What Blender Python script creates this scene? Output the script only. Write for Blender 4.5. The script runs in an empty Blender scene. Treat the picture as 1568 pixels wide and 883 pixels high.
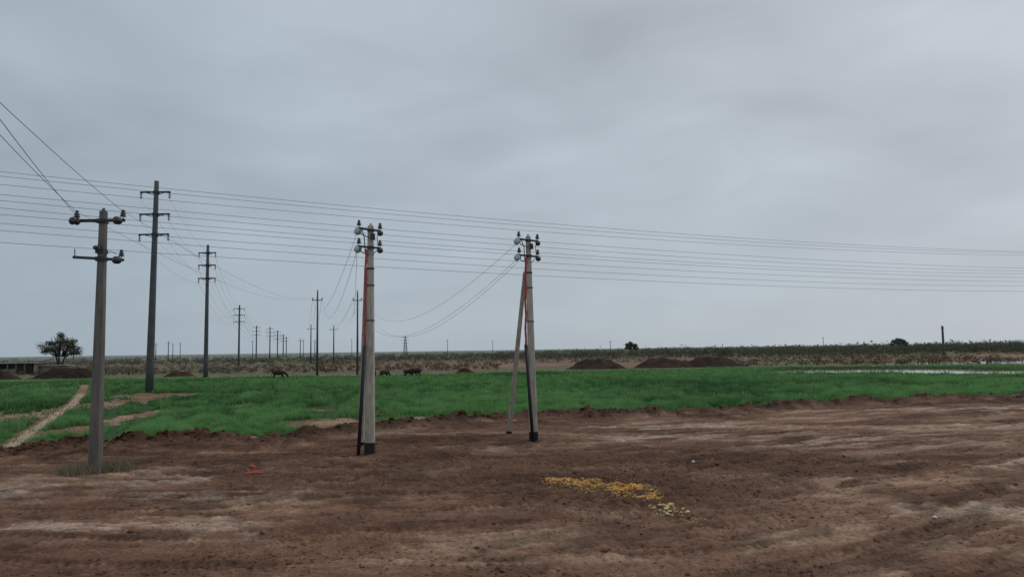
import bpy, math, time
import numpy as np
from mathutils import Vector, Matrix
T0=time.time()
rng=np.random.default_rng(11)
scene=bpy.context.scene
COL=scene.collection

# ---------------------------------------------------------------- noise
def hash2(ix,iy,seed):
    h=(ix*374761393+iy*668265263+seed*1442695041)&0xffffffff
    h=((h^(h>>13))*1274126177)&0xffffffff
    h=h^(h>>16)
    return (h&0xffff)/65535.0
def vnoise(x,y,seed=0):
    x=np.asarray(x,float);y=np.asarray(y,float)
    fx=np.floor(x);fy=np.floor(y)
    ix=fx.astype(np.int64);iy=fy.astype(np.int64)
    tx=x-fx;ty=y-fy
    tx=tx*tx*(3-2*tx);ty=ty*ty*(3-2*ty)
    a=hash2(ix,iy,seed);b=hash2(ix+1,iy,seed);c=hash2(ix,iy+1,seed);d=hash2(ix+1,iy+1,seed)
    return (a+(b-a)*tx)*(1-ty)+(c+(d-c)*tx)*ty
def fbm(x,y,octv=4,seed=0,gain=0.5):
    s=0;amp=1;tot=0
    ca,sa=math.cos(0.6),math.sin(0.6)
    for o in range(octv):
        s=s+amp*vnoise(x,y,seed+o*17);tot+=amp;amp*=gain
        x,y=(x*ca-y*sa)*2.03+5.3,(x*sa+y*ca)*2.03+1.7
    return s/tot
def sst(a,b,x):
    t=np.clip((x-a)/(b-a),0,1);return t*t*(3-2*t)
def ell(x,y,cx,cy,rx,ry,soft=0.5,warp=0.35,seed=3,ws=None):
    ws=ws or 1.2/max(rx,ry)
    out=np.zeros(x.shape);k=1.3+warp
    b=(np.abs(x-cx)<rx*k)&(np.abs(y-cy)<ry*k)
    if not b.any(): return out
    x=x[b];y=y[b]
    d=np.sqrt(((x-cx)/rx)**2+((y-cy)/ry)**2)
    d=d+(fbm(x*ws*2+cx,y*ws*2+cy,4,seed)-0.5)*2*warp
    out[b]=1-sst(1-soft/2,1+soft/2,d)
    return out

# ---------------------------------------------------------------- layout of the land
def yedge(x):
    e=np.interp(x,[-90,-60,-40,-20.4,-17,-13.3,-8.6,-3.2,5,12.7,36.8,80,140],
                  [18,21,26,31.5,33.5,35.3,38,43.0,45.5,47.2,55,67,84])
    return e+(fbm(x*0.35,x*0+3,3,5)-0.5)*2.6+(vnoise(x*1.9,x*0+3,6)-0.5)*1.1
def yfar(x):
    return np.interp(x,[-200,-120,-80,-48,-15,11,48,80,140],[105,112,119,121,122,131,134,128,122])+(fbm(x*0.2,x*0+8,3,15)-0.5)*4
BARE=[(-31,46,3.0,6),(-32,60,2.6,12),(-10.4,41.6,3.2,3.0),(-5.0,43.4,2.8,1.8),(-23,40,1.1,5),(-33,72,5,4),
      (-17,39,1.5,0.8),(-13.5,52,1.2,1.8),(-2,45.5,2.2,1.3),(-24,50,1.0,5),(-37,50,3,5),(-8,47,1.5,1.0),(-15.5,44,2.0,0.8),(-20,56,1.0,3)]
WATER=[(52,110,14,8.0),(70,98,18,7.0),(58,79,11,4.6),(96,150,24,9)]
PATH=[(-17,26),(-20.4,30.6),(-26.0,42),(-31.8,54),(-39.5,69.5),(-56,100)]
def pathdist(x,y):
    py=np.array([p[1] for p in PATH]);px=np.array([p[0] for p in PATH])
    return np.abs(x-np.interp(y,py,px)-(fbm(y*0.15,y*0,2,44)-0.5)*0.4)
def watermask(x,y,grow=1.0):
    m=np.zeros(x.shape)
    for i,(cx,cy,rx,ry) in enumerate(WATER):
        m=np.maximum(m,ell(x,y,cx,cy,rx*grow,ry*grow,0.25,0.12,60+i))
    return m
def fieldmask(x,y,edge=None):
    m=sst(-0.3,0.5,y-(yedge(x) if edge is None else edge))*(1-sst(-1.0,1.0,y-yfar(x)))
    for i,(cx,cy,rx,ry) in enumerate(BARE):
        m=m*(1-ell(x,y,cx,cy,rx,ry,0.5,0.6,20+i,1.0))
    m=m*sst(0.4,0.95,pathdist(x,y)+(y>100)*9)
    m=m*(1-watermask(x,y,1.12))
    return m
def g(x): return 2.0*np.log1p(np.exp(np.clip((x-3)/2.0,-30,30)))
def sl(y0): return np.interp(y0,[13,36],[0.62,0.22])
def flow(x,y):
    v=y
    for _ in range(3): v=0.5*v+0.5*(y-sl(v)*g(x))
    return v
TR=[(10.8,0.0,0.5),(12.6,1.1,0.9),(15.0,3.1,0.9),(17.4,0.7,1.0),(20.5,4.0,1.0),(24.5,2.7,1.1),
    (29.5,0.3,1.0),(33.5,3.6,0.8)]
DARK=[(-1,25.8,9.0,4.2),(4.0,21.6,4.0,3.6),(9,25.5,4.0,2.6),(-9,28,3.8,1.8),(-3,33,6,2.5)]
LIGHT=[(-7.7,21.6,3.0,0.8),(-11,24.8,3.5,1.2),(5.8,33.8,3.4,1.1),(-9,17.5,3.0,0.8),(13,31,3.0,1.2),(-17,22,4,1.3),(20,36,4,1.2),
       (12,17.8,3,0.9),(18,24.5,3.5,1),(9.5,37.5,5,1.0),(28,44,7,1.4),(14,14.5,3,1.2)]
def far_(y): return sst(60,140,y)
def hbase(x,y):
    return (fbm(x*0.18,y*0.18,3,1)-0.5)*0.22*(1-far_(y))+(fbm(x*0.02,y*0.02,2,2)-0.5)*0.25
def field_h(x,y):
    return hbase(x,y)+(1-far_(y))*(fbm(x*1.2,y*1.2,3,16)-0.5)*0.12
def land(x,y):
    far=far_(y); n=x.shape[0]
    ye=yedge(x);e=y-ye
    fld=fieldmask(x,y,ye)
    wk=1-sst(-1.5,1.0,e)
    h=hbase(x,y)
    v=flow(x,y)
    streak=fbm(x*0.34+3,v*1.3,6,7,0.56)
    patch=fbm(x*0.28+9,v*0.45,5,8,0.55)
    fine=fbm(x*3.1,y*3.1,4,9,0.6)
    clod=fbm(x*8.0,y*8.0,3,10,0.65)
    h+=wk*((fine-0.5)*0.10+(streak-0.5)*0.12+(clod-0.5)*0.055)
    dark=np.zeros(n);light=np.zeros(n)
    for i,p in enumerate(DARK): dark=np.maximum(dark,ell(x,y,*p,0.6,0.5,80+i,0.5))
    for i,p in enumerate(LIGHT): light=np.maximum(light,ell(x,y,*p,0.9,0.9,100+i,0.7))
    dark*=wk;light*=wk*(1-0.8*dark)
    light=light*sst(0.42,0.58,fbm(x*0.9,v*2.5,5,31)+0.04)
    h+=dark*((fine-0.5)*0.12+0.05+(clod-0.5)*0.06)
    rutc=np.zeros(n)
    near=(y<45)&(np.abs(x)<60)
    xs=x[near];ys=y[near];hh=np.zeros(xs.shape);rc=np.zeros(xs.shape)
    wobx=(fbm(xs*0.5,ys*0.5,3,41)-0.5)*0.35
    for (y0,ph,wob) in TR:
        fy=y0+sl(y0)*g(xs)+wob*np.sin(xs*0.11+ph)+0.3*np.sin(xs*0.27+ph*2)+wobx
        slope=sl(y0)/(1+np.exp(-(xs-3)/2))
        d=(ys-fy)/np.sqrt(1+slope**2)
        pres=sst(0.44,0.60,fbm(xs*0.14+ph*7,xs*0+ph,3,int(ph*10)+40)+0.03)*(0.4+0.6*sst(0.35,0.55,fbm(xs*0.9,ys*0.9,3,47)))
        for off in (-0.95,0.95):
            a=np.abs(d-off)
            prof=-0.055*(1-sst(0.14,0.3,a))+0.03*np.exp(-((a-0.38)/0.09)**2)
            tr=np.sin(xs*2*math.pi/0.21+np.sign(d-off)*a*9+wobx*3)*(1-sst(0.2,0.28,a))
            hh+=pres*(prof+tr*0.009)
            rc+=pres*((1-sst(0.16,0.3,a))*0.12+0.3*tr-0.8*np.exp(-((a-0.27)/0.06)**2)+0.3*np.exp(-((a-0.42)/0.07)**2))
    grd=np.sin(flow(xs,ys)*2*math.pi/0.42+fbm(xs*0.25,ys*0.4,3,77)*14)
    gm=sst(0.57,0.72,fbm(xs*0.13+20,ys*0.25,3,78))
    hh+=grd*0.010*gm; rc+=grd*0.12*gm
    h[near]+=hh*wk[near]*(1-0.75*dark[near]); rutc[near]=rc*wk[near]*(1-0.75*dark[near])
    berm=np.exp(-((e+1.3)/1.2)**2)
    h+=berm*np.clip(0.25+0.80*(fbm(x*1.0,y*1.0,4,12)-0.42),-0.1,1)
    berm2=np.exp(-((e+4.0)/1.0)**2)*sst(0.40,0.55,fbm(x*0.15,x*0,2,13))
    h+=berm2*(0.08+0.4*(fbm(x*1.5,y*1.5,3,14)-0.4))
    h+=(1-wk)*(1-far)*(fbm(x*1.2,y*1.2,3,16)-0.5)*0.12
    wm=watermask(x,y,1.2)
    h=h*(1-wm)+wm*(-0.14)
    D=np.array([0.094,0.050,0.032]);M=np.array([0.200,0.114,0.074]);L=np.array([0.345,0.228,0.155]);S=np.array([0.44,0.335,0.26])
    def mix(a,b,t): return a+(b-a)*t[:,None]
    c=mix(D*1.4,M,sst(0.38,0.56,patch*0.6+streak*0.4))
    c=mix(c,L,sst(0.54,0.64,streak*0.6+patch*0.4)*0.7)
    c=mix(c,S,light*0.62)
    c=mix(c,D,dark*0.70)
    c=mix(c,D*0.8,np.clip(berm*1.2+berm2,0,1)*0.92)
    c*=np.clip(1+rutc*0.28,0.5,1.4)[:,None]
    c*=(0.64+0.72*fine)[:,None]
    c*=(0.72+0.56*clod)[:,None]
    damp=sst(0.54,0.64,fbm(x*0.5+40,v*0.9,5,33))*wk
    c*=(1-0.36*damp)[:,None]
    soil=mix(np.array([0.19,0.108,0.068]),L*0.9,sst(0.4,0.7,fbm(x*0.4,y*0.4,4,34)))
    green=np.tile(np.array([0.035,0.08,0.028]),(n,1))
    fc=mix(soil,green,fld)
    pd=pathdist(x,y)
    fc=mix(fc,S,(1-sst(0.15,0.45,pd))*(y<75)*0.8)
    c=mix(c,fc,1-wk)
    by=sst(-0.5,1.5,y-yfar(x))
    t=x/np.maximum(y,1)
    b1=np.array([0.205,0.125,0.085]);b2=np.array([0.135,0.118,0.074]);b3=np.array([0.27,0.18,0.13])
    nz=fbm(x*0.03,y*0.02,5,35);nz2=fbm(x*0.01+4,y*0.05,4,36)
    olive=sst(0.42,0.58,nz+sst(180,330,y)*0.25-0.04+sst(0.05,-0.25,t)*0.05)
    bc=mix(b1,b3,sst(0.5,0.65,nz2)*(1-sst(150,330,y))*0.8)
    bc=mix(bc,b2,olive)
    strip=np.exp(-((y-yfar(x)-4.5)/2.0)**2)*sst(0.1,-0.1,t)
    bc=mix(bc,np.array([0.40,0.31,0.26]),strip*0.8)
    c=mix(c,bc,by)
    c=mix(c,np.array([0.20,0.22,0.19]),sst(280,800,y))  # distance haze painted into the far ground colour
    c=mix(c,np.array([0.14,0.095,0.065]),watermask(x,y,1.25))
    return h,c
def gz(x,y): return float(land(np.array([float(x)]),np.array([float(y)]))[0][0])
def gza(x,y): return land(x,y)[0]

# ---------------------------------------------------------------- materials
def newmat(name):
    m=bpy.data.materials.new(name);m.use_nodes=True
    nt=m.node_tree;b=nt.nodes['Principled BSDF'];return m,nt,b
def simple(name,col,rough=0.8,var=0.3,scale=8,bump=0.2,metal=0,spec=0.3,stretch=None):
    m,nt,b=newmat(name)
    tc=nt.nodes.new('ShaderNodeTexCoord');mp=nt.nodes.new('ShaderNodeMapping')
    if stretch: mp.inputs['Scale'].default_value=stretch
    n=nt.nodes.new('ShaderNodeTexNoise');n.inputs['Scale'].default_value=scale;n.inputs['Detail'].default_value=6
    nt.links.new(tc.outputs['Object'],mp.inputs[0]);nt.links.new(mp.outputs[0],n.inputs['Vector'])
    r=nt.nodes.new('ShaderNodeValToRGB')
    r.color_ramp.elements[0].position=0.3;r.color_ramp.elements[1].position=0.7
    r.color_ramp.elements[0].color=(*[c*(1-var) for c in col],1);r.color_ramp.elements[1].color=(*[min(1,c*(1+var)) for c in col],1)
    nt.links.new(n.outputs['Fac'],r.inputs[0]);nt.links.new(r.outputs[0],b.inputs['Base Color'])
    b.inputs['Roughness'].default_value=rough;b.inputs['Metallic'].default_value=metal
    b.inputs['Specular IOR Level'].default_value=spec
    if bump:
        bp=nt.nodes.new('ShaderNodeBump');bp.inputs['Strength'].default_value=bump;bp.inputs['Distance'].default_value=0.02
        nt.links.new(n.outputs['Fac'],bp.inputs['Height']);nt.links.new(bp.outputs[0],b.inputs['Normal'])
    return m
def leafmat(name,trans=0.25):
    m=bpy.data.materials.new(name);m.use_nodes=True;nt=m.node_tree;nt.nodes.clear()
    o=nt.nodes.new('ShaderNodeOutputMaterial');a=nt.nodes.new('ShaderNodeAttribute');a.attribute_name='col'
    tc=nt.nodes.new('ShaderNodeTexCoord');n=nt.nodes.new('ShaderNodeTexNoise');n.inputs['Scale'].default_value=0.7;n.inputs['Detail'].default_value=5
    nt.links.new(tc.outputs['Object'],n.inputs['Vector'])
    mr=nt.nodes.new('ShaderNodeMapRange');mr.inputs[1].default_value=0.3;mr.inputs[2].default_value=0.7;mr.inputs[3].default_value=0.8;mr.inputs[4].default_value=1.2
    nt.links.new(n.outputs['Fac'],mr.inputs[0])
    mul=nt.nodes.new('ShaderNodeVectorMath');mul.operation='SCALE'
    nt.links.new(a.outputs['Color'],mul.inputs[0]);nt.links.new(mr.outputs[0],mul.inputs['Scale'])
    d=nt.nodes.new('ShaderNodeBsdfDiffuse');t=nt.nodes.new('ShaderNodeBsdfTranslucent');mx=nt.nodes.new('ShaderNodeMixShader')
    mx.inputs[0].default_value=trans
    nt.links.new(mul.outputs[0],d.inputs[0]);nt.links.new(mul.outputs[0],t.inputs[0])
    nt.links.new(d.outputs[0],mx.inputs[1]);nt.links.new(t.outputs[0],mx.inputs[2]);nt.links.new(mx.outputs[0],o.inputs[0])
    return m
M_ground,nt,b=newmat('soil_ground')
a=nt.nodes.new('ShaderNodeAttribute');a.attribute_name='col'
tc=nt.nodes.new('ShaderNodeTexCoord')
n1=nt.nodes.new('ShaderNodeTexNoise');n1.inputs['Scale'].default_value=11;n1.inputs['Detail'].default_value=9;n1.inputs['Roughness'].default_value=0.72
n2=nt.nodes.new('ShaderNodeTexNoise');n2.inputs['Scale'].default_value=0.35;n2.inputs['Detail'].default_value=8;n2.inputs['Roughness'].default_value=0.7
for n_ in (n1,n2): nt.links.new(tc.outputs['Object'],n_.inputs['Vector'])
mr=nt.nodes.new('ShaderNodeMapRange');mr.inputs[1].default_value=0.32;mr.inputs[2].default_value=0.68;mr.inputs[3].default_value=0.62;mr.inputs[4].default_value=1.38
mr2=nt.nodes.new('ShaderNodeMapRange');mr2.inputs[1].default_value=0.3;mr2.inputs[2].default_value=0.7;mr2.inputs[3].default_value=0.85;mr2.inputs[4].default_value=1.15
nt.links.new(n1.outputs['Fac'],mr.inputs[0]);nt.links.new(n2.outputs['Fac'],mr2.inputs[0])
mm=nt.nodes.new('ShaderNodeMath');mm.operation='MULTIPLY';nt.links.new(mr.outputs[0],mm.inputs[0]);nt.links.new(mr2.outputs[0],mm.inputs[1])
vm=nt.nodes.new('ShaderNodeVectorMath');vm.operation='SCALE';nt.links.new(a.outputs['Color'],vm.inputs[0]);nt.links.new(mm.outputs[0],vm.inputs['Scale'])
nt.links.new(vm.outputs[0],b.inputs['Base Color']);b.inputs['Roughness'].default_value=0.92;b.inputs['Specular IOR Level'].default_value=0.12
bp=nt.nodes.new('ShaderNodeBump');bp.inputs['Strength'].default_value=0.8;bp.inputs['Distance'].default_value=0.04
nt.links.new(n1.outputs['Fac'],bp.inputs['Height']);nt.links.new(bp.outputs[0],b.inputs['Normal'])

M_leaf=leafmat('crop_blades',0.35);M_shrub=leafmat('scrub_foliage',0.2);M_clod=leafmat('loose_soil',0.0)
M_conc=simple('weathered_concrete',(0.40,0.365,0.305),0.9,0.25,2.5,0.4,stretch=(3,3,0.8))
M_concd=simple('backlit_concrete',(0.125,0.117,0.105),0.9,0.3,2.0,0.4,stretch=(3,3,0.6))  # near left pole's concrete, its backlit shade put into the base colour
M_concf=simple('tall_pole_concrete',(0.085,0.09,0.095),0.9,0.2,1.0,0.2)
M_steel=simple('painted_steel',(0.045,0.047,0.05),0.6,0.3,6,0.1,0.3)
M_porc=simple('dark_glazed_porcelain',(0.022,0.02,0.022),0.3,0.3,6,0.0,0,0.6)
M_glass=simple('pale_glass_insulator',(0.36,0.42,0.40),0.3,0.15,6,0.0,0,0.6)
M_red=simple('red_corrugated_conduit',(0.34,0.06,0.05),0.6,0.3,5,0.1)
M_blk=simple('black_pipe',(0.018,0.018,0.02),0.55,0.3,5,0.1)
M_wire=simple('wire_aluminium',(0.06,0.065,0.07),0.7,0.1,5,0)
M_bark=simple('bark',(0.07,0.055,0.042),0.9,0.4,4,0.5)
M_wall=simple('adobe_wall',(0.22,0.20,0.17),0.95,0.25,1.5,0.3)
M_roof=simple('grey_slate_roof',(0.30,0.31,0.31),0.9,0.2,2,0.3)
M_wood=simple('grey_wood',(0.16,0.13,0.10),0.9,0.3,4,0.2)
M_white=simple('white_plastic',(0.7,0.7,0.68),0.6,0.1,4,0)
M_or=simple('orange_plastic',(0.55,0.08,0.04),0.5,0.2,4,0)
M_hide=simple('dark_cow_hide',(0.030,0.015,0.012),0.8,0.4,3,0.1)

# ---------------------------------------------------------------- mesh helpers
def mesh_np(name,V,F,mats,colors=None,smooth=False,matidx=None):
    me=bpy.data.meshes.new(name);nv=len(V);nf,k=F.shape
    me.vertices.add(nv);me.vertices.foreach_set('co',V.astype(np.float32).ravel())
    me.loops.add(nf*k);me.loops.foreach_set('vertex_index',F.astype(np.int32).ravel())
    me.polygons.add(nf);me.polygons.foreach_set('loop_start',np.arange(0,nf*k,k,dtype=np.int32))
    me.polygons.foreach_set('use_smooth',np.full(nf,smooth))
    me.update(calc_edges=True)
    if colors is not None:
        at=me.attributes.new('col','FLOAT_COLOR','POINT')
        at.data.foreach_set('color',np.c_[colors,np.ones(nv)].astype(np.float32).ravel())
    for m in mats: me.materials.append(m)
    ob=bpy.data.objects.new(name,me);COL.objects.link(ob);return ob
def tri_mesh(name,V3,C3,mat):
    n=V3.shape[0];return mesh_np(name,V3.reshape(-1,3),np.arange(n*3).reshape(n,3),[mat],C3.reshape(-1,3))

class MB:
    def __init__(s): s.v=[];s.f=[];s.m=[];s.mats=[];s.sm=[]
    def mi(s,mat):
        if mat not in s.mats: s.mats.append(mat)
        return s.mats.index(mat)
    def frame(s,a,b):
        d=(b-a).normalized();up=Vector((0,1,0)) if abs(d.y)<0.9 else Vector((1,0,0))
        u=up.cross(d).normalized();w=d.cross(u).normalized();return d,u,w
    def rings(s,rings,mat,cap=True,smooth=True):
        mi=s.mi(mat);n=len(rings[0]);st=len(s.v)
        for r in rings: s.v+= [tuple(p) for p in r]
        for i in range(len(rings)-1):
            for j in range(n):
                a=st+i*n+j;b=st+i*n+(j+1)%n
                s.f.append((a,b,b+n,a+n));s.m.append(mi);s.sm.append(smooth)
        if cap:
            s.f.append(tuple(st+j for j in range(n))[::-1]);s.m.append(mi);s.sm.append(False)
            s.f.append(tuple(st+(len(rings)-1)*n+j for j in range(n)));s.m.append(mi);s.sm.append(False)
    def tube(s,pts,rad,mat,n=10,smooth=True):
        pts=[Vector(p) for p in pts]
        if not hasattr(rad,'__len__'): rad=[rad]*len(pts)
        rg=[]
        for i,p in enumerate(pts):
            a=pts[max(i-1,0)];b=pts[min(i+1,len(pts)-1)]
            d,u,w=s.frame(a,b)
            rg.append([p+(u*math.cos(t)+w*math.sin(t))*rad[i] for t in [2*math.pi*j/n for j in range(n)]])
        s.rings(rg,mat,True,smooth)
    def beam(s,a,b,wx0,wy0,wx1,wy1,mat,bev=0.15,steps=1):
        a=Vector(a);b=Vector(b);d,u,w=s.frame(a,b);rg=[]
        for i in range(steps+1):
            t=i/steps;p=a.lerp(b,t);hx=(wx0+(wx1-wx0)*t)/2;hy=(wy0+(wy1-wy0)*t)/2;c=bev*min(hx,hy)
            q=[(hx-c,-hy),(hx,-hy+c),(hx,hy-c),(hx-c,hy),(-hx+c,hy),(-hx,hy-c),(-hx,-hy+c),(-hx+c,-hy)]
            rg.append([p+u*x+w*y for x,y in q])
        s.rings(rg,mat,True,False)
    def lathe(s,o,axis,prof,mat,n=12):
        o=Vector(o);ax=Vector(axis).normalized();d,u,w=s.frame(Vector((0,0,0)),ax)
        rg=[[o+ax*h+(u*math.cos(t)+w*math.sin(t))*r for t in [2*math.pi*j/n for j in range(n)]] for r,h in prof]
        s.rings(rg,mat,True,True)
    def make(s,name):
        me=bpy.data.meshes.new(name);me.from_pydata(s.v,[],s.f);me.update()
        for m in s.mats: me.materials.append(m)
        me.polygons.foreach_set('material_index',s.m);me.polygons.foreach_set('use_smooth',s.sm);me.update()
        ob=bpy.data.objects.new(name,me);COL.objects.link(ob);return ob
def pin(mb,p,k=1.0,mat=None,up=1):
    mat=mat or M_porc
    mb.tube([p,(p[0],p[1],p[2]+0.10*k*up)],0.014*k,M_steel,6)
    z=p[2]+0.08*k*up
    mb.lathe((p[0],p[1],z),(0,0,up),[(0.045*k,0),(0.10*k,0.01*k),(0.085*k,0.05*k),(0.05*k,0.07*k),(0.088*k,0.085*k),(0.07*k,0.13*k),(0.04*k,0.15*k),(0.058*k,0.17*k),(0.055*k,0.215*k),(0.02*k,0.235*k)],mat)
def discs(mb,a,b,nd,r,mat):
    a=Vector(a);b=Vector(b);L=(b-a).length;st=L/nd
    mb.tube([a,b],r*0.18,M_steel,6)
    for i in range(nd):
        o=a.lerp(b,(i+0.2)/nd)
        mb.lathe(o,b-a,[(r*0.3,0),(r,st*0.15),(r*0.95,st*0.28),(r*0.45,st*0.5),(r*0.3,st*0.62)],mat)

# ---------------------------------------------------------------- ground sheet
th=np.radians(np.r_[np.linspace(-72,-41,60,endpoint=False),np.linspace(-41,41,1150),np.linspace(41,72,61)[1:]])
rr=np.r_[np.geomspace(3,12,40,endpoint=False),np.geomspace(12,60,680,endpoint=False),np.geomspace(60,300,170,endpoint=False),np.geomspace(300,9000,50)]
TH,RR=np.meshgrid(th,rr);gx=(np.sin(TH)*RR).ravel();gy=(np.cos(TH)*RR).ravel()
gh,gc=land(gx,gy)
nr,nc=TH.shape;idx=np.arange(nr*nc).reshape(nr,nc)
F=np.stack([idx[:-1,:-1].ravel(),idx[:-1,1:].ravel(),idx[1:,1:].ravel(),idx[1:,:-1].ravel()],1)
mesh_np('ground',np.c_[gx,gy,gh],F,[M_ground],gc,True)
print('ground',time.time()-T0)

# ---------------------------------------------------------------- crop field
N=1250000
t=rng.uniform(-0.98,0.95,N);iy=rng.uniform(1/137,1/28,N);Y=1/iy;X=t*Y
ye=yedge(X);q=(Y>ye-0.5)&(Y<138);X=X[q];Y=Y[q];ye=ye[q];N=len(X)
m=fieldmask(X,Y,ye)
cr=fbm(X*0.5,Y*0.35,4,51);rowv=Y-ye*0.9
cl=fbm(X*1.3,Y*1.0,3,55)
furrow=np.abs(np.sin(rowv*math.pi/3.4+fbm(X*0.08,Y*0.08,2,52)*5))
tram=np.minimum(np.abs(X+0.42*Y+4+np.sin(Y*0.1)),np.abs(X+0.42*Y+6.2+np.sin(Y*0.1)))
tram=np.minimum(tram,np.abs(X+0.30*Y-2.5+1.5*np.sin(Y*0.07)))
tram=np.minimum(tram,np.abs(X+0.50*Y+2.0+1.2*np.sin(Y*0.09+1)))
low=sst(0.30,0.48,cl)
dens=m*(0.15+0.85*sst(0.05,0.5,furrow))*sst(0.15,0.5,tram+(Y>85))*(0.25+0.75*low)
keep=rng.uniform(0,1,N)<dens
keep|=(rng.uniform(0,1,N)<0.03)&(m<0.3)&(Y>ye)&(Y<yfar(X))&(watermask(X,Y,1.2)<0.1)
X=X[keep];Y=Y[keep];cr=cr[keep];m=m[keep];furrow=furrow[keep];low=low[keep];cl=cl[keep];tram=tram[keep];n=len(X)
H=(0.10+0.85*np.clip(cl-0.3,0,0.5)+0.25*cr)*(0.3+0.7*sst(0.0,0.6,furrow))*rng.uniform(0.7,1.2,n)*(0.5+0.5*m)*(0.5+0.5*sst(0.3,1.2,tram+(Y>85)*2))
H*=np.interp(Y,[30,60,130],[1.0,0.95,0.85])
W=Y*0.0006*rng.uniform(0.6,1.5,n)
an=rng.uniform(0,2*math.pi,n);ln=rng.normal(0,0.16,(n,2))*H[:,None]*1.8
Z=field_h(X,Y)-0.02
V=np.zeros((n,3,3))
V[:,0]=np.c_[X-np.cos(an)*W,Y-np.sin(an)*W,Z];V[:,1]=np.c_[X+np.cos(an)*W,Y+np.sin(an)*W,Z];V[:,2]=np.c_[X+ln[:,0],Y+ln[:,1],Z+H]
big=fbm(X*0.06,Y*0.05,3,53)
c1=np.array([0.052,0.130,0.050]);c2=np.array([0.150,0.310,0.110])
q=np.clip(0.42+1.8*(cl-0.45)+2.0*(big-0.5)+1.0*(cr-0.5)+0.35*(sst(0.1,0.7,furrow)-0.6)+rng.normal(0,0.14,n),0,1)
base=c1+(c2-c1)*q[:,None]
yel=(rng.uniform(0,1,n)<0.05);base[yel]=np.array([0.24,0.26,0.12])
C=np.stack([base*0.55,base*0.55,base*1.42],1)  # lit tops and shaded gaps painted in: pale tips, dark blade bases
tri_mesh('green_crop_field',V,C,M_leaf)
print('crop',n,time.time()-T0)

# ---------------------------------------------------------------- water
M_water,nt,b=newmat('shallow_water')
b.inputs['Base Color'].default_value=(0.30,0.26,0.22,1);b.inputs['Roughness'].default_value=0.08;b.inputs['Specular IOR Level'].default_value=0.9;b.inputs['Metallic'].default_value=0.0
n_=nt.nodes.new('ShaderNodeTexNoise');n_.inputs['Scale'].default_value=3;bp=nt.nodes.new('ShaderNodeBump');bp.inputs['Strength'].default_value=0.05
nt.links.new(n_.outputs['Fac'],bp.inputs['Height']);nt.links.new(bp.outputs[0],b.inputs['Normal'])
for i,(cx,cy,rx,ry) in enumerate(WATER):
    mb=MB();K=72;pts=[]
    for k in range(K):
        a=2*math.pi*k/K;r=1.0+0.16*(float(fbm(np.array([math.cos(a)*2.5+i*9]),np.array([math.sin(a)*2.5]),3,4)[0])-0.5)*2
        pts.append((cx+math.cos(a)*rx*r,cy+math.sin(a)*ry*r,-0.05-0.004*i))
    mb.v=pts;mb.f=[tuple(range(K))];mb.m=[0];mb.sm=[False];mb.mats=[M_water];mb.make('flood_water')

# ---------------------------------------------------------------- foliage clouds
def blob_tris(cx,cy,cz,rx,ry,rz,n,size,col,var=0.35,shell=0.5):
    d=rng.normal(0,1,(n,3));d/=np.linalg.norm(d,axis=1)[:,None]
    r=rng.uniform(shell,1.0,n)**0.7*rng.uniform(0.8,1.12,n)
    p=np.c_[cx+d[:,0]*r*rx,cy+d[:,1]*r*ry,cz+d[:,2]*r*rz]
    o=rng.normal(0,1,(n,3,3))*size*rng.uniform(0.5,1.3,n)[:,None,None]
    V=p[:,None,:]+o
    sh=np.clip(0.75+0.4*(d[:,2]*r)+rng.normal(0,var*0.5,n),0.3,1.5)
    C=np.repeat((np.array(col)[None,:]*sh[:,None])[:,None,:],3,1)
    return V,C
VV=[];CC=[]
NS=11000
for k in range(NS):
    t=rng.uniform(-1.1,1.1)
    u_=rng.uniform()
    if u_<0.40: Yk=1/rng.uniform(1/420,1/142)
    elif u_<0.72: Yk=rng.uniform(280,520)
    else: Yk=rng.uniform(450,1000)
    Xk=t*Yk
    dn=float(vnoise(np.array([Xk*0.02]),np.array([Yk*0.012]),90)[0])
    dn2=float(vnoise(np.array([Xk*0.035+9]),np.array([Yk*0.02]),91)[0])
    if Yk<230 and t>-0.02 and (dn<0.66): continue
    if Yk<230 and t<=-0.02 and dn<0.35: continue
    right=min(1,max(0,(t+0.25)/0.75))
    if Yk<300:
        hgt=rng.uniform(0.4,1.3)*(1+0.5*(dn>0.75))*(1+0.9*right*(Yk>230));w=hgt*rng.uniform(1.0,2.2)
    else:
        hgt=(1.9+4.0*right)*rng.uniform(0.45,1.05)*(0.55+0.8*dn2)*min(1.1,0.62+Yk/1300)
        if rng.uniform()<0.03: hgt*=1.35
        w=hgt*rng.uniform(1.1,2.2)
    gr=rng.uniform()*0.6+0.4*right*(Yk>260)
    col=np.array([0.140,0.114,0.074])*(1-gr)+np.array([0.085,0.108,0.055])*gr
    col=col*rng.uniform(0.65,1.2)
    hz=min(0.75,max(0,(Yk-120))/1000);col=col*(1-hz)+np.array([0.215,0.245,0.225])*hz  # aerial haze painted into shrub colour, stronger with distance
    n=55 if Yk>300 else 36
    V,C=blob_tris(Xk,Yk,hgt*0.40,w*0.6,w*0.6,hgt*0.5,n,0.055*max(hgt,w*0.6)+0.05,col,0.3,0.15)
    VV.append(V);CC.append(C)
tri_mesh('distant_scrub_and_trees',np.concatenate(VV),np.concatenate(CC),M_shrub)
print('scrub',time.time()-T0)

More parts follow.
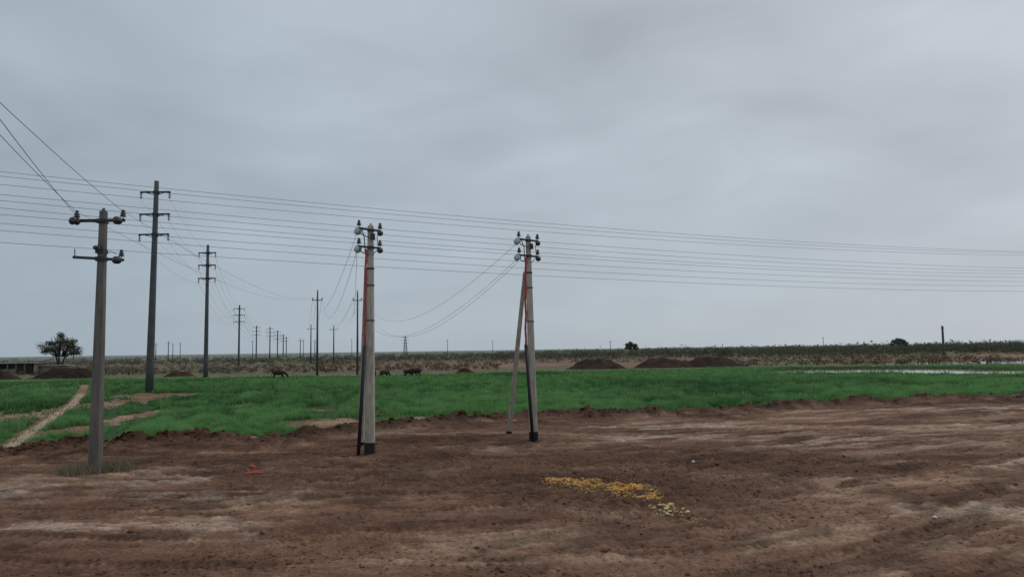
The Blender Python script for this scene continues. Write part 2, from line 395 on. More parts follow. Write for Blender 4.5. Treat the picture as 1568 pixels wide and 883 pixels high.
def tree(name,x,y,h,w,nclump,seed,col=(0.05,0.07,0.035),leaf=0.16):
    r=np.random.default_rng(seed);mb=MB();z0=gz(x,y)-0.1
    parent=bpy.data.objects.new(name,None);COL.objects.link(parent)
    VV=[];CC=[]
    for k in range(4):
        a=r.uniform(0,6.28);l=r.uniform(0.1,0.28)*w
        p=[(x+math.cos(a)*0.15,y+math.sin(a)*0.15,z0),(x+math.cos(a)*l*0.35,y+math.sin(a)*l*0.35,z0+h*0.25),(x+math.cos(a)*l,y+math.sin(a)*l,z0+h*0.55),(x+math.cos(a)*l*1.5,y+math.sin(a)*l*1.5,z0+h*0.82)]
        mb.tube(p,[h*0.025,h*0.02,h*0.013,h*0.004],M_bark,7)
    for k in range(nclump):
        a=2*math.pi*k/nclump*2.4+r.uniform(-.4,.4);rad=w*0.5*math.sqrt(r.uniform(0.02,1))*0.82
        zz=z0+h*(0.88-0.36*(rad/(w*0.5))**1.6)-r.uniform(0,0.24)*h
        cx=x+math.cos(a)*rad;cy=y+math.sin(a)*rad
        mb.tube([(x+math.cos(a)*rad*0.25,y+math.sin(a)*rad*0.25,z0+h*0.38),(x+math.cos(a)*rad*0.7,y+math.sin(a)*rad*0.7,z0+h*0.38+(zz-z0-h*0.38)*0.6),(cx,cy,zz)],[h*0.012,h*0.008,h*0.003],M_bark,5)
        s=w*r.uniform(0.09,0.15)
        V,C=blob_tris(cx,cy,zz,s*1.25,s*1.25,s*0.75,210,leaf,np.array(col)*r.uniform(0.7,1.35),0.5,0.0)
        VV.append(V);CC.append(C)
    tk=mb.make('trunk_and_limbs');cr=tri_mesh('crown',np.concatenate(VV),np.concatenate(CC),M_shrub)
    tk.parent=parent;cr.parent=parent
tree('acacia_tree',-101.0,170,10.0,9.2,32,5,(0.085,0.10,0.062),0.12)
tree('round_tree',61,392,7.8,7.4,18,8,(0.15,0.175,0.125),0.28)
tree('round_tree',223,440,8.4,10,16,10,(0.16,0.185,0.14),0.28)

def heap(name,x,y,w,d,h,seed,col):
    K=60;J=30;u=np.linspace(-1,1,K);v=np.linspace(-1,1,J);U,Vv=np.meshgrid(u,v);U=U.ravel();Vv=Vv.ravel()
    r=np.sqrt(U**2+Vv**2)+(fbm(U*2+seed,Vv*2,3,seed+5)-0.5)*0.3
    pk=sst(1.0,0.25,r)**0.8
    z=h*pk*(0.45+0.9*fbm(U*3.0+seed,Vv*2+seed,4,seed))+0.16*h*(fbm(U*11,Vv*9,3,seed+1)-0.5)*(pk>0)
    z=np.where((r>=1)|(np.abs(U)>0.99)|(np.abs(Vv)>0.99),-0.3,z)
    X=x+U*w/2;Yy=y+Vv*d/2
    Fi=np.arange(K*J).reshape(J,K)
    F=np.stack([Fi[:-1,:-1].ravel(),Fi[:-1,1:].ravel(),Fi[1:,1:].ravel(),Fi[1:,:-1].ravel()],1)
    base=gz(x,y)
    cc=np.array(col)[None,:]*(0.7+0.6*fbm(U*5+seed,Vv*5,3,seed+2))[:,None]
    mesh_np(name,np.c_[X,Yy,z+base-0.03],F,[M_clod],cc,False)
dk=(0.062,0.043,0.035)
heap('soil_heap',15.5,143,12.0,6,1.9,1,dk);heap('soil_heap',28.5,145,12,6,1.8,2,dk);heap('soil_heap',38.0,144,13,6,1.9,3,dk)
heap('soil_heap',33,145.5,12,4,1.25,12,dk)
heap('soil_heap',-89,130,11,5,2.0,4,(0.045,0.033,0.028));heap('soil_heap',-75.5,129,13,5,1.9,5,(0.045,0.033,0.028))
heap('soil_heap',-8,127,4,1.6,0.8,9,(0.06,0.04,0.03))
heap('soil_heap',-56,128,6,2,0.9,10,(0.07,0.045,0.033))
print('heaps',time.time()-T0)

# ---------------------------------------------------------------- grazing cows at the field's far edge
def cow(x,y,yaw,head_down=True,s=1.0,mat=M_hide):
    J=[(0,0,1.02,.36,.40),(0.45,0,1.04,.37,.42),(0.85,0,1.10,.32,.38),(1.14,0,1.14,.20,.27),
       (-0.38,0,1.08,.31,.33),(-0.64,0,1.12,.19,.22)]
    if head_down: neck=[(1.42,0,0.90,.15,.19),(1.64,0.05,0.58,.13,.16),(1.84,0.06,0.32,.085,.10)]
    else: neck=[(1.38,0,1.38,.15,.19),(1.60,0.0,1.48,.13,.15),(1.90,0.0,1.34,.08,.09)]
    verts=[];E=[];R=[]
    def add(p,par,r):
        verts.append(p);R.append(r)
        if par is not None: E.append((par,len(verts)-1))
        return len(verts)-1
    p0=add(J[0][:3],None,J[0][3:]);p1=add(J[1][:3],p0,J[1][3:]);p2=add(J[2][:3],p1,J[2][3:]);p3=add(J[3][:3],p2,J[3][3:])
    h0=add(J[4][:3],p0,J[4][3:]);h1=add(J[5][:3],h0,J[5][3:])
    a=p3
    for q in neck: a=add(q[:3],a,q[3:])
    hd=a-1
    for sy in (-1,1):
        e=add((neck[1][0]-0.08,sy*0.16,neck[1][2]+0.10),hd,(.04,.03));add((neck[1][0]-0.12,sy*0.27,neck[1][2]+0.09),e,(.02,.035))
    tl=add((-0.80,0,1.05),h1,(.035,.035));tl=add((-0.84,0,0.75),tl,(.025,.025));add((-0.83,0,0.45),tl,(.04,.04))
    for sy in (-1,1):
        k=add((0.88,sy*0.17,0.80),p2,(.15,.14));k=add((0.90+0.06*sy,sy*0.19,0.50),k,(.08,.08));k=add((0.88+0.1*sy,sy*0.19,0.20),k,(.055,.055));add((0.90+0.12*sy,sy*0.19,0.02),k,(.07,.06))
        k=add((-0.40,sy*0.18,0.80),h0,(.19,.17));k=add((-0.34-0.08*sy,sy*0.20,0.60),k,(.11,.11));k=add((-0.56-0.08*sy,sy*0.20,0.40),k,(.065,.07));k=add((-0.52-0.08*sy,sy*0.20,0.18),k,(.05,.05));add((-0.48-0.08*sy,sy*0.20,0.02),k,(.07,.06))
    me=bpy.data.meshes.new('cow');me.from_pydata(verts,E,[]);me.update()
    ob=bpy.data.objects.new('grazing_cow',me);COL.objects.link(ob)
    ob.modifiers.new('skin','SKIN');sb=ob.modifiers.new('sub','SUBSURF');sb.levels=1;sb.render_levels=1
    sv=me.skin_vertices
    if len(sv)==0:
        bpy.context.view_layer.objects.active=ob;bpy.ops.mesh.customdata_skin_add();sv=me.skin_vertices
    for i,r in enumerate(R): sv[0].data[i].radius=r
    sv[0].data[0].use_root=True
    me.materials.append(mat)
    ob.location=(x,y,gz(x,y)+0.0);ob.rotation_euler=(0,0,yaw);ob.scale=(s,s,s)
for a_ in [(-34.2,110.5,0.15,True,0.9),(-20.3,111.5,1.9,True,0.75),(-18.9,111.0,0.9,True,0.8),(-13.9,110.0,3.0,True,0.95),(-15.5,112,0.3,True,0.8)]:
    try: cow(*a_)
    except Exception as ex: print('cow failed',ex)

# ---------------------------------------------------------------- scattered solids
ico_v=np.array([(0,0,1),(0.894,0,0.447),(0.276,0.851,0.447),(-0.724,0.526,0.447),(-0.724,-0.526,0.447),(0.276,-0.851,0.447),
 (0.724,0.526,-0.447),(-0.276,0.851,-0.447),(-0.894,0,-0.447),(-0.276,-0.851,-0.447),(0.724,-0.526,-0.447),(0,0,-1)])
ico_f=np.array([(0,1,2),(0,2,3),(0,3,4),(0,4,5),(0,5,1),(1,6,2),(2,7,3),(3,8,4),(4,9,5),(5,10,1),(6,7,2),(7,8,3),(8,9,4),(9,10,5),(10,6,1),(11,7,6),(11,8,7),(11,9,8),(11,10,9),(11,6,10)])
def lumps(name,X,Y,S,cols,mat,flat=0.7,sink=0.15):
    n=len(X);Z,gc_=land(X,Y)
    if cols is None: cols=gc_*rng.uniform(0.75,1.25,n)[:,None]
    a=rng.uniform(0,6.28,n);sc=rng.uniform(0.6,1.3,(n,3))*S[:,None];sc[:,2]*=flat
    P=ico_v[None,:,:]*rng.uniform(0.7,1.25,(n,12,1))*sc[:,None,:]
    ca=np.cos(a)[:,None];sa=np.sin(a)[:,None]
    px=P[:,:,0]*ca-P[:,:,1]*sa;py=P[:,:,0]*sa+P[:,:,1]*ca
    V=np.stack([px+X[:,None],py+Y[:,None],P[:,:,2]+Z[:,None]+S[:,None]*sink],2)
    F=(ico_f[None]+(np.arange(n)*12)[:,None,None]).reshape(-1,3)
    C=np.repeat(cols[:,None,:],12,1).reshape(-1,3)
    return mesh_np(name,V.reshape(-1,3),F,[mat],C)
n=80000
t=rng.uniform(-0.85,0.85,n);Yc=1/rng.uniform(1/58,1/12.5,n);Xc=t*Yc
e=Yc-yedge(Xc)
dkm=np.zeros(len(Xc))
for i,p in enumerate(DARK): dkm=np.maximum(dkm,ell(Xc,Yc,*p,0.6,0.5,80+i,0.5))
bm_=np.exp(-((e+1.3)/1.4)**2)
pr=0.10+0.35*dkm+1.3*bm_+0.35*sst(0.5,0.65,fbm(Xc*0.4,Yc*0.6,3,71))
kp=(rng.uniform(0,1,len(Xc))<pr*0.6)&(e<0.5)
Xc=Xc[kp];Yc=Yc[kp];bm_=bm_[kp]
S=np.minimum(rng.gamma(1.4,0.009,len(Xc))+0.007,0.08)*(1+2.2*bm_)
lumps('soil_clods',Xc,Yc,S,None,M_clod)
n=26000
u=rng.normal(0,1,n);w=rng.normal(0,1,n);s_=rng.uniform(0,1,n)
cx=np.interp(s_,[0,0.3,0.7,1],[1.25,2.2,3.1,3.6]);cy=np.interp(s_,[0,0.3,0.7,1],[22.5,22.2,21.1,20.2])
X=cx+u*np.interp(s_,[0,.4,1],[0.22,0.36,0.12]);Y=cy+w*np.interp(s_,[0,.4,1],[0.25,0.5,0.22])
k=(fbm(X*2.2,Y*1.6,4,72)+rng.uniform(-.10,.10,n)>0.46);X=X[k];Y=Y[k];n=len(X)
Z=gza(X,Y)+rng.uniform(0.004,0.03,n);a=rng.uniform(0,6.28,n);L=rng.uniform(0.012,0.04,n);Wd=rng.uniform(0.004,0.012,n)
V=np.zeros((n,3,3));V[:,0]=np.c_[X-np.cos(a)*L,Y-np.sin(a)*L,Z];V[:,1]=np.c_[X+np.cos(a)*L,Y+np.sin(a)*L,Z+rng.uniform(-.01,.02,n)];V[:,2]=np.c_[X-np.sin(a)*Wd*2,Y+np.cos(a)*Wd*2,Z+rng.uniform(0,.015,n)]
c=np.array([0.74,0.46,0.17])[None]*rng.uniform(0.65,1.25,n)[:,None]
tri_mesh('spilled_straw',V,np.repeat(c[:,None,:],3,1),M_clod)
n=60;X=3.65+rng.normal(0,0.24,n);Y=18.75+rng.normal(0,0.42,n);S=rng.uniform(0.012,0.06,n)
c=np.array([0.74,0.62,0.31])[None]*rng.uniform(0.7,1.2,n)[:,None]
lumps('yellow_rubble',X,Y,S,c,M_clod,0.7,0.4)
n=80;X=4.1+rng.normal(0,0.28,n);Y=17.8+rng.normal(0,0.22,n);S=rng.uniform(0.006,0.024,n)
lumps('yellow_rubble',X,Y,S,np.tile([0.50,0.35,0.18],(n,1)),M_clod,0.7,0.4)

def litter(name,x,y,L,ang,mat,r=0.03):
    mb=MB();z=gz(x,y)+r*0.9+0.03;dx=math.cos(ang)*L/2;dy=math.sin(ang)*L/2
    mb.tube([(x-dx,y-dy,z),(x-dx*0.3,y-dy*0.3,z+0.03),(x+dx*0.4,y+dy*0.4,z+0.02),(x+dx,y+dy,z)],[r*0.8,r,r,r*0.7],mat,8);mb.make(name)
litter('orange_plastic_pipe',-8.9,26.2,0.48,2.3,M_or,0.04)
litter('orange_plastic_pipe',-8.3,24.6,0.65,0.5,M_or,0.028)
litter('wooden_stick',27,50.5,1.0,-0.1,M_wood,0.04)
mb=MB();mb.lathe((9.3,17.2,gz(9.3,17.2)),(0.3,0.1,1),[(0.03,0),(0.055,0.012),(0.045,0.04),(0.02,0.05)],M_white,7);mb.make('white_plastic_bag')
mb=MB();mb.lathe((6.0,25.9,gz(6.0,25.9)),(0.3,0.1,1),[(0.04,0),(0.055,0.02),(0.05,0.06),(0.03,0.08)],M_white,7);mb.make('plastic_bottle')

def weeds(name,x,y,rx,ry,n,h,col):
    X=x+rng.normal(0,rx,n);Y=y+rng.normal(0,ry,n);Z=gza(X,Y)-0.02;H=rng.uniform(0.3,1,n)*h
    a=rng.uniform(0,6.28,n);W=rng.uniform(0.005,0.012,n);ln=rng.normal(0,0.45,(n,2))*H[:,None]
    V=np.zeros((n,3,3));V[:,0]=np.c_[X-np.cos(a)*W,Y-np.sin(a)*W,Z];V[:,1]=np.c_[X+np.cos(a)*W,Y+np.sin(a)*W,Z];V[:,2]=np.c_[X+ln[:,0],Y+ln[:,1],Z+H]
    c=np.array(col)[None]*rng.uniform(0.5,1.4,n)[:,None]
    tri_mesh(name,V,np.repeat(c[:,None,:],3,1),M_shrub)
weeds('dry_weeds',-14.3,25.2,0.32,0.3,1300,0.55,(0.28,0.235,0.165))
weeds('dry_weeds',-13.5,25.9,0.35,0.3,800,0.6,(0.24,0.20,0.14))
weeds('dry_weeds',-17.6,26.3,0.5,0.2,500,0.25,(0.22,0.19,0.12))

# ---------------------------------------------------------------- the three near poles
mb=MB();px,py=-13.87,25.5;z0=gz(px,py)-0.3
mb.beam((px,py,z0),(px+0.03,py,8.68),0.36,0.34,0.20,0.2,M_concd,0.2,10)
mb.tube([(px+0.03,py,8.6),(px+0.03,py,8.78)],0.05,M_concd,8)
a=Vector((px-0.84,py-0.16,8.33));b_=Vector((px+0.84,py-0.16,8.33))
mb.beam(a,b_,0.10,0.09,0.10,0.09,M_steel,0.1)
mb.beam((px-0.86,py-0.16,7.10),(px+0.84,py-0.16,6.98),0.09,0.08,0.09,0.08,M_steel,0.1)
for zz in (8.33,7.04,7.3): mb.beam((px,py,zz-0.07),(px,py,zz+0.07),0.30,0.32,0.30,0.32,M_steel,0.2)
for sx in (-1,1):
    x=px+sx*0.78;pin(mb,(x,py-0.16,8.36),1.05)
    discs(mb,(x-0.1*sx,py-0.22,8.30),(x-0.02*sx,py-0.62,8.26),2,0.135,M_porc)
pin(mb,(px+0.76,py-0.16,7.02),1.0);discs(mb,(px+0.70,py-0.22,6.97),(px+0.76,py-0.6,6.93),2,0.13,M_porc)
mb.tube([(px-0.80,py-0.16,7.1),(px-0.82,py-0.16,7.38)],0.018,M_steel,6)
pin(mb,(px+0.02,py-0.22,7.28),0.75);mb.lathe((px-0.1,py-0.2,7.34),(0,0,1),[(0.04,0),(0.08,0.03),(0.08,0.1),(0.03,0.14)],M_porc)
mb.tube([(px+0.12,py-0.1,7.1),(px+0.35,py-0.12,7.28),(px+0.6,py-0.16,7.2)],0.014,M_wire,5)
mb.make('utility_pole')

def braced(px,py,tx,foot,jz,side,redoff,pipefoot,topz=8.68):
    mb=MB();z0=gz(px,py)-0.1
    T=Vector((px+tx,py,topz));B=Vector((px,py,z0))
    mb.beam(B.lerp(T,0.05),T,0.37,0.30,0.21,0.19,M_conc,0.25,12)
    mb.beam(B,B.lerp(T,0.0535),0.385,0.32,0.38,0.31,M_blk,0.2)
    mb.tube([T,T+Vector((0,0,0.10))],0.045,M_conc,8)
    fz=gz(*foot)-0.1;Fp=Vector((foot[0],foot[1],fz));J=Vector((px+tx*jz/topz-0.17,py+0.12,jz))
    mb.beam(Fp.lerp(J,0.03),J,0.24,0.24,0.17,0.17,M_conc,0.25,6)
    mb.beam(Fp,Fp.lerp(J,0.032),0.26,0.26,0.26,0.26,M_blk,0.2)
    def at(z): return B.lerp(T,(z-z0)/(topz-z0))
    for z,w in ((jz-0.05,0.07),(jz-0.7,0.05),(7.83,0.1),(8.5,0.1),(5.0,0.04)):
        c=at(z);ww=0.37-0.16*z/8.7+0.03
        mb.beam(c-Vector((0,0,w/2)),c+Vector((0,0,w/2)),ww,ww-0.03,ww,ww-0.03,M_steel,0.2)
    for z,zl in ((8.50,8.56),(7.83,7.86)):
        c=at(z)+Vector((0,-0.18,0))
        L_=c+Vector((-0.46,-0.05,zl-z));R_=c+Vector((0.42,0.02,-0.06))
        mb.beam(L_,R_,0.075,0.075,0.075,0.075,M_steel,0.1)
        pin(mb,tuple(L_+Vector((0.05,0,0.02))),0.95)
        pin(mb,tuple(R_+Vector((-0.03,0,0.02))),0.95)
        mb.tube([L_,L_+Vector((0.12,0.1,-0.22)),c+Vector((-0.05,0.05,-0.3))],0.02,M_steel,6)
        discs(mb,L_+Vector((0.04,0.02,-0.05)),L_+Vector((-0.1,0.3,-0.14)),2,0.14,M_glass)
        mb.lathe(L_+Vector((0.0,-0.07,-0.12)),(-0.5,-0.8,0.1),[(0.03,0),(0.13,0.02),(0.12,0.05),(0.05,0.08)],M_glass)
        mb.lathe(R_+Vector((-0.03,-0.04,-0.08)),(0.4,-0.7,-0.2),[(0.03,0),(0.12,0.02),(0.11,0.08),(0.04,0.14)],M_porc)
    c=at(8.1)+Vector((0.12,-0.2,0));mb.beam(c,c+Vector((0.0,-0.02,0.24)),0.18,0.12,0.16,0.12,M_steel,0.2)
    c=at(8.1)
    mb.tube([c+Vector((-0.3,-0.2,0.4)),c+Vector((-0.2,-0.26,0.1)),c+Vector((-0.17,-0.22,-0.5))],0.018,M_blk,6)
    mb.tube([c+Vector((0.35,-0.2,0.4)),c+Vector((0.3,-0.28,0.05)),c+Vector((0.33,-0.2,-0.35)),c+Vector((0.1,-0.22,-0.6))],0.014,M_blk,6)
    r0=at(7.75)+Vector((-0.14,-0.2,0));r1=at(3.95)+Vector((redoff,-0.24,0))
    pts=[r0.lerp(r1,i/24)+Vector((0.012*math.sin(i*0.9),0,0)) for i in range(25)]
    mb.tube(pts,[0.05 if i%2 else 0.042 for i in range(25)],M_red,8)
    pf=Vector((pipefoot[0],pipefoot[1],gz(*pipefoot)-0.1))
    mb.tube([r1+Vector((0,0,0.05)),r1.lerp(pf,0.5),pf],0.07,M_blk,10)
    mb.make('braced_utility_pole')
braced(-5.50,29.3,0.03,(-6.38,32.0),7.05,-1,-0.17,(-5.86,28.9))
braced(0.83,32.7,-0.10,(-0.25,36.2),7.15,-1,-0.23,(0.80,32.3))

# ---------------------------------------------------------------- tall power poles
def tallpole(x,y,h,arms,hw,r0=0.33,r1=0.18,mat=None,tilt=0.0):
    mb=MB();mat=mat or M_concf
    T=Vector((x+tilt,y,h));B=Vector((x,y,gz(x,y)-0.3))
    mb.tube([B.lerp(T,i/6) for i in range(7)],[r0+(r1-r0)*i/6 for i in range(7)],mat,12)
    tips=[]
    for z in arms:
        c=B.lerp(T,(z-B.z)/(h-B.z))
        mb.beam(c+Vector((-hw,-0.2,0)),c+Vector((hw,-0.2,0)),0.16,0.14,0.16,0.14,M_steel,0.1)
        mb.beam(c+Vector((0,0,-0.15)),c+Vector((0,0,0.15)),0.55,0.55,0.55,0.55,M_steel,0.3)
        for s in (-1,1):
            e=c+Vector((s*(hw-0.08),-0.2,-0.05));discs(mb,e,e+Vector((0,0,-0.65)),4,0.14,M_porc);tips.append(e+Vector((0,0,-0.68)))
            mb.tube([c+Vector((s*hw*0.75,-0.2,0)),c+Vector((s*0.2,-0.1,-0.25))],0.04,M_steel,5)
    mb.make('power_line_pole');return tips
t1=tallpole(-36.9,77.5,21.7,[20.5,18.2,16.1],1.55,0.40,0.22,tilt=0.25)
t2=tallpole(-46.2,114.7,20.3,[19.1,17.2,15.2],1.32,0.34,0.2)
t3=tallpole(-92.8,258,20.2,[19.0,16.8,14.6],1.9,0.36,0.25)
t4=tallpole(-150.9,448,20,[19,16.8,14.5],2.4,0.4,0.3)
t5=tallpole(-152.5,478,20.3,[19,16.8,14.5],2.4,0.4,0.3)
t6=tallpole(-170,550,20,[19,16.5,14],2.6,0.4,0.35)
t7=tallpole(-202,670,20,[19,16.5,14],3,0.5,0.4)
t8=tallpole(-232,780,20,[19,16],3,0.5,0.4)
def dpole(x,y,h,hw=0.9,r0=0.2,r1=0.11,n=1):
    mb=MB();B=Vector((x,y,gz(x,y)-0.3));T=Vector((x,y,h))
    mb.tube([B,T],[r0,r1],M_concf,10);tips=[]
    for k in range(n):
        c=T-Vector((0,0,0.1*h+k*0.09*h))
        mb.beam(c+Vector((-hw,-0.14,0)),c+Vector((hw,-0.14,0)),0.12,0.12,0.12,0.12,M_steel,0.1)
        for s in (-1,1):
            p=c+Vector((s*(hw-0.06),-0.14,0.05));pin(mb,tuple(p),1.2);tips.append(p+Vector((0,0,0.3)))
    pin(mb,tuple(T-Vector((0,0,0.03))),1.2);tips.append(T+Vector((0,0,0.25)))
    mb.make('utility_pole');return tips
d1=dpole(-30.3,118,13.2,0.8);d2=dpole(-25.5,125,13.6,0.75)
d3=dpole(-66.3,250,12.7,1.2,0.25,0.16);d4=dpole(-58.8,250,12.4,1.2,0.25,0.16)
for (xx,yy,hh) in [(-300,520,13),(-338,560,12),(-250,560,12),(-262,600,13),(-205,600,14),(-190,420,11),(-130,500,12),(-105,560,13),(-60,700,14),(-20,760,13),
                   (82,640,10),(265,650,11),(-225,480,11),(-410,700,14),(-176,640,15),(-148,700,16),(-350,640,14),(-120,430,11.5)]:
    dpole(xx,yy,hh,1.2,0.28,0.2)
mb=MB();mb.beam((169.5,300,-0.3),(169.5,300,10.8),0.7,0.7,0.6,0.6,M_concf,0.2,4);mb.beam((169.5,300,9.9),(169.5,300,10.1),0.9,0.9,0.9,0.9,M_concf,0.2);mb.make('concrete_mast')
mb=MB();tx,ty,hh=-127,900,21
for sx in (-1,1):
    for sy in (-1,1): mb.tube([(tx+sx*2.2,ty+sy*2.2,-0.3),(tx+sx*0.5,ty+sy*0.5,hh)],0.22,M_concf,5)
for k in range(7):
    f0=k/7;f1=(k+1)/7;w0=2.2-1.7*f0;w1=2.2-1.7*f1
    for s in (-1,1):
        mb.tube([(tx-w0,ty+s*w0,hh*f0),(tx+w1,ty+s*w1,hh*f1)],0.12,M_concf,4);mb.tube([(tx+w0,ty+s*w0,hh*f0),(tx-w1,ty+s*w1,hh*f1)],0.12,M_concf,4)
for z,w in ((20,3.5),(16.5,4.5),(13,3.5)): mb.beam((tx-w,ty,z),(tx+w,ty,z),0.35,0.35,0.35,0.35,M_concf,0.1)
mb.make('lattice_pylon')

# ---------------------------------------------------------------- wires
def wirepts(a,b,sag,ext0=0,ext1=0,n=48):
    a=Vector(a);b=Vector(b);o=[]
    for i in range(n+1):
        t=-ext0+(1+ext0+ext1)*i/n;p=a+(b-a)*t;p.z-=4*sag*t*(1-t);o.append(p)
    return o
mb=MB()
HV=[(18.55,18.7,0,1.1),(18.3,18.65,0.6,1.2),(17.75,18.45,1.3,1.15),
    (16.7,15.95,0,1.0),(16.35,15.65,0.8,1.1),(15.85,15.35,1.5,1.15),
    (15.1,14.4,0,1.0),(14.5,13.9,0.8,1.0),(14.0,13.3,1.4,1.1),(12.9,12.2,0.4,0.9)]
for k,(zl,zr,dy,sg) in enumerate(HV):
    mb.tube(wirepts((-40.5-dy*0.3,60+dy,zl),(83.7-dy*0.3,124+dy*2,zr),sg,0.10,0.12),0.016,M_wire,4)
mb.make('overhead_power_lines')
mb=MB()
def span(A,B,s,r):
    for p,q in zip(A,B): mb.tube(wirepts(p,q,s,n=24),r,M_wire,4)
span(t1,t2,0.9,0.009);span(t2,t3,2.6,0.013);span(t3,t4,3,0.03);span(t5,t6,1.5,0.04);span(t6,t7,2,0.05)
mb.make('overhead_power_lines')
mb=MB()
for (dx,z,ex) in [(0.80,8.62,0.33),(-0.76,8.62,0.415),(-0.84,8.58,0.45)]:
    a=Vector((-13.87+dx,25.3,z));d=Vector((ex,-1,0))
    mb.tube(wirepts(a,a+d*38+Vector((0,0,0.4)),0.5,n=40),0.009,M_wire,4)
for dx,z in ((0.78,8.62),(-0.78,8.62)):
    mb.tube(wirepts((-13.87+dx,25.5,z),(d1[0].x+dx,118,12.4),1.4,n=40),0.006,M_wire,4)
for (ox,oz,tgt,sg) in [(-0.5,8.5,d1[0],2.6),(-0.5,7.8,d1[1],2.9),(-0.52,7.85,d2[0],2.7)]:
    mb.tube(wirepts((-5.5+ox,29.4,oz),tgt,sg,n=40),0.008,M_wire,4)
for (ox,oz,tgt,sg) in [(-0.5,8.4,d2[1],3.6),(-0.5,7.7,d2[0],4.7),(-0.45,7.6,d2[1],4.7)]:
    mb.tube(wirepts((0.73+ox,32.8,oz),tgt,sg,n=40),0.009,M_wire,4)
span(d1,d3,2.0,0.015);span(d2,d4,2.0,0.015)
mb.make('overhead_power_lines')

# ---------------------------------------------------------------- farm shed
P=bpy.data.objects.new('farm_shed',None);COL.objects.link(P)
def bx(name,x0,x1,y0,y1,z0,z1,mat):
    v=[(x,y,z) for z in (z0,z1) for x,y in ((x0,y0),(x1,y0),(x1,y1),(x0,y1))]
    me=bpy.data.meshes.new(name);me.from_pydata(v,[],[(3,2,1,0),(4,5,6,7),(0,1,5,4),(1,2,6,5),(2,3,7,6),(3,0,4,7)]);me.materials.append(mat)
    o=bpy.data.objects.new(name,me);COL.objects.link(o);o.parent=P;return o
bx('back_wall',-113,-103,168,168.3,-0.3,2.3,M_wall);bx('side_wall_1',-113,-112.7,164,168,-0.3,2.2,M_wall);bx('side_wall_2',-103.3,-103,164,168,-0.3,2.2,M_wall)
for i in range(6): bx('front_post_%d'%i,-112.6+i*1.86,-112.35+i*1.86,164,164.25,-0.3,2.25,M_wood)
bx('front_wall',-112.3,-107.2,164.3,164.5,-0.3,1.1,M_wall)
bx('roof',-113.4,-102.6,163.6,168.7,2.32,2.5,M_roof)
bx('lean_to_wall',-102.9,-97,166,166.3,-0.3,1.7,M_wall);bx('lean_to_roof',-102.9,-96.7,165.5,168.4,1.72,1.86,M_roof)
P=bpy.data.objects.new('wooden_fence',None);COL.objects.link(P)
for i in range(14): bx('post_%d'%i,-97+i*1.4,-96.88+i*1.4,162,162.12,-0.3,1.3,M_wood)
for i in range(2): bx('rail_%d'%i,-97,-78.7,161.9,161.97,0.5+0.5*i,0.6+0.5*i,M_wood)

# ---------------------------------------------------------------- world, sun, camera
w=bpy.data.worlds.new('World');scene.world=w;w.use_nodes=True;nt=w.node_tree
bg=nt.nodes['Background'];bg.inputs['Strength'].default_value=0.1
sky=nt.nodes.new('ShaderNodeTexSky');sky.sky_type='NISHITA';sky.sun_disc=False
SE,SA=math.radians(48),math.radians(55)
sky.sun_elevation=SE;sky.sun_rotation=SA
tc=nt.nodes.new('ShaderNodeTexCoord');sp=nt.nodes.new('ShaderNodeSeparateXYZ');nt.links.new(tc.outputs['Generated'],sp.inputs[0])
def math_(op,a,b=None):
    n=nt.nodes.new('ShaderNodeMath');n.operation=op
    for i,v in enumerate((a,b)):
        if v is None: continue
        if isinstance(v,(int,float)): n.inputs[i].default_value=v
        else: nt.links.new(v,n.inputs[i])
    return n.outputs[0]
zc=math_('ADD',math_('MAXIMUM',sp.outputs[2],0.0),0.28)
cx_=math_('DIVIDE',sp.outputs[0],zc);cy_=math_('DIVIDE',sp.outputs[1],zc)
cb_=nt.nodes.new('ShaderNodeCombineXYZ');nt.links.new(cx_,cb_.inputs[0]);nt.links.new(cy_,cb_.inputs[1])
def noise(scale,detail,off,rough=0.5,dist=0.0):
    mp=nt.nodes.new('ShaderNodeMapping');mp.inputs['Location'].default_value=off;mp.inputs['Rotation'].default_value=(0,0,0.6);mp.inputs['Scale'].default_value=(1,1.3,1)
    nt.links.new(cb_.outputs[0],mp.inputs[0])
    n=nt.nodes.new('ShaderNodeTexNoise');n.inputs['Scale'].default_value=scale;n.inputs['Detail'].default_value=detail;n.inputs['Roughness'].default_value=rough;n.inputs['Distortion'].default_value=dist
    nt.links.new(mp.outputs[0],n.inputs['Vector']);return n.outputs['Fac']
na=noise(1.0,3,(1.3,0.4,0),0.45,0.3);nb=noise(2.4,4,(4,2,0),0.48,0.5)
nn=math_('ADD',math_('MULTIPLY',na,0.68),math_('MULTIPLY',nb,0.32))
dv_=math_('SUBTRACT',nn,0.50)
fade=nt.nodes.new('ShaderNodeMapRange');fade.inputs[1].default_value=0.02;fade.inputs[2].default_value=0.28;fade.inputs[3].default_value=0.2;fade.inputs[4].default_value=1.0
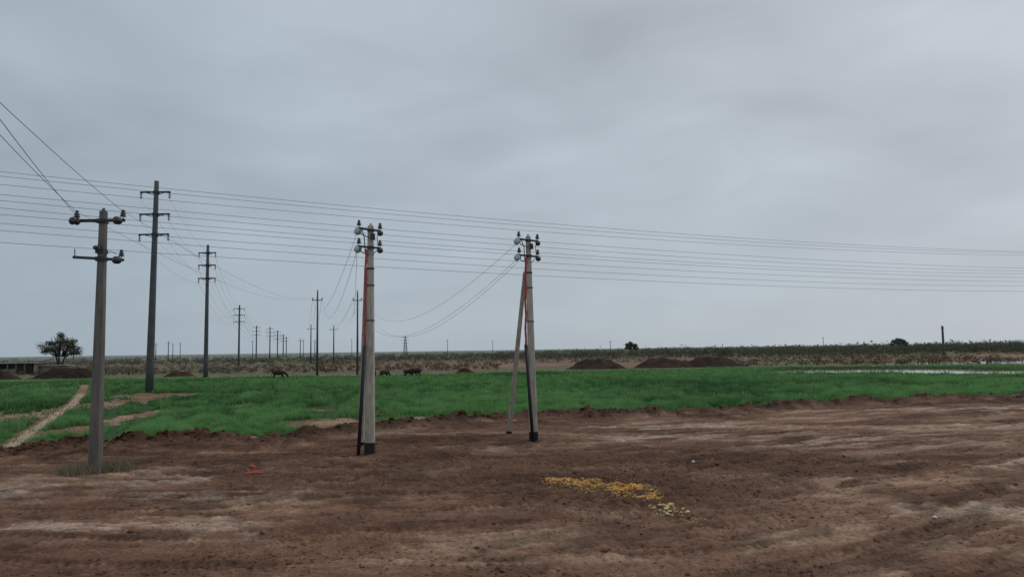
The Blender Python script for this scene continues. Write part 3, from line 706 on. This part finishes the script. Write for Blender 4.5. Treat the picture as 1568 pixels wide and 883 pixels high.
nt.links.new(sp.outputs[2],fade.inputs[0])
mod=math_('ADD',math_('MULTIPLY',math_('MULTIPLY',dv_,1.35),fade.outputs[0]),1.0)
gr=nt.nodes.new('ShaderNodeMapRange');gr.inputs[1].default_value=-0.6;gr.inputs[2].default_value=0.75;gr.inputs[3].default_value=0.0;gr.inputs[4].default_value=1.0
sumv=math_('ADD',math_('MULTIPLY',sp.outputs[0],0.8),math_('MULTIPLY',sp.outputs[2],0.75))
nt.links.new(sumv,gr.inputs[0])
mxc=nt.nodes.new('ShaderNodeMix');mxc.data_type='RGBA'
mxc.inputs[6].default_value=(3.25,4.05,4.75,1);mxc.inputs[7].default_value=(5.25,5.65,6.1,1)
nt.links.new(gr.outputs[0],mxc.inputs[0])
vs=nt.nodes.new('ShaderNodeVectorMath');vs.operation='SCALE';nt.links.new(mxc.outputs[2],vs.inputs[0]);nt.links.new(mod,vs.inputs['Scale'])
mx=nt.nodes.new('ShaderNodeMix');mx.data_type='RGBA';mx.inputs[0].default_value=0.94
nt.links.new(sky.outputs[0],mx.inputs[6]);nt.links.new(vs.outputs[0],mx.inputs[7]);nt.links.new(mx.outputs[2],bg.inputs['Color'])

sd=bpy.data.lights.new('sun','SUN');sd.energy=0.9;sd.angle=math.radians(20);sd.color=(1,0.95,0.88)
so=bpy.data.objects.new('sun',sd);COL.objects.link(so)
dv=Vector((math.sin(SA)*math.cos(SE),math.cos(SA)*math.cos(SE),math.sin(SE)))
so.rotation_euler=(-dv).to_track_quat('-Z','Y').to_euler();so.location=(40,30,60)

cd=bpy.data.cameras.new('camera');cam=bpy.data.objects.new('camera',cd);COL.objects.link(cam)
cd.sensor_width=36;cd.lens=26.7;cd.clip_start=0.1;cd.clip_end=20000
cam.matrix_world=Matrix.Translation((0,0,3.8))@Matrix.Rotation(math.radians(90+4.6),4,'X')@Matrix.Rotation(math.radians(-0.8),4,'Z')
scene.camera=cam
scene.view_settings.view_transform='Standard';scene.view_settings.look='None';scene.view_settings.exposure=0
print('done',time.time()-T0)
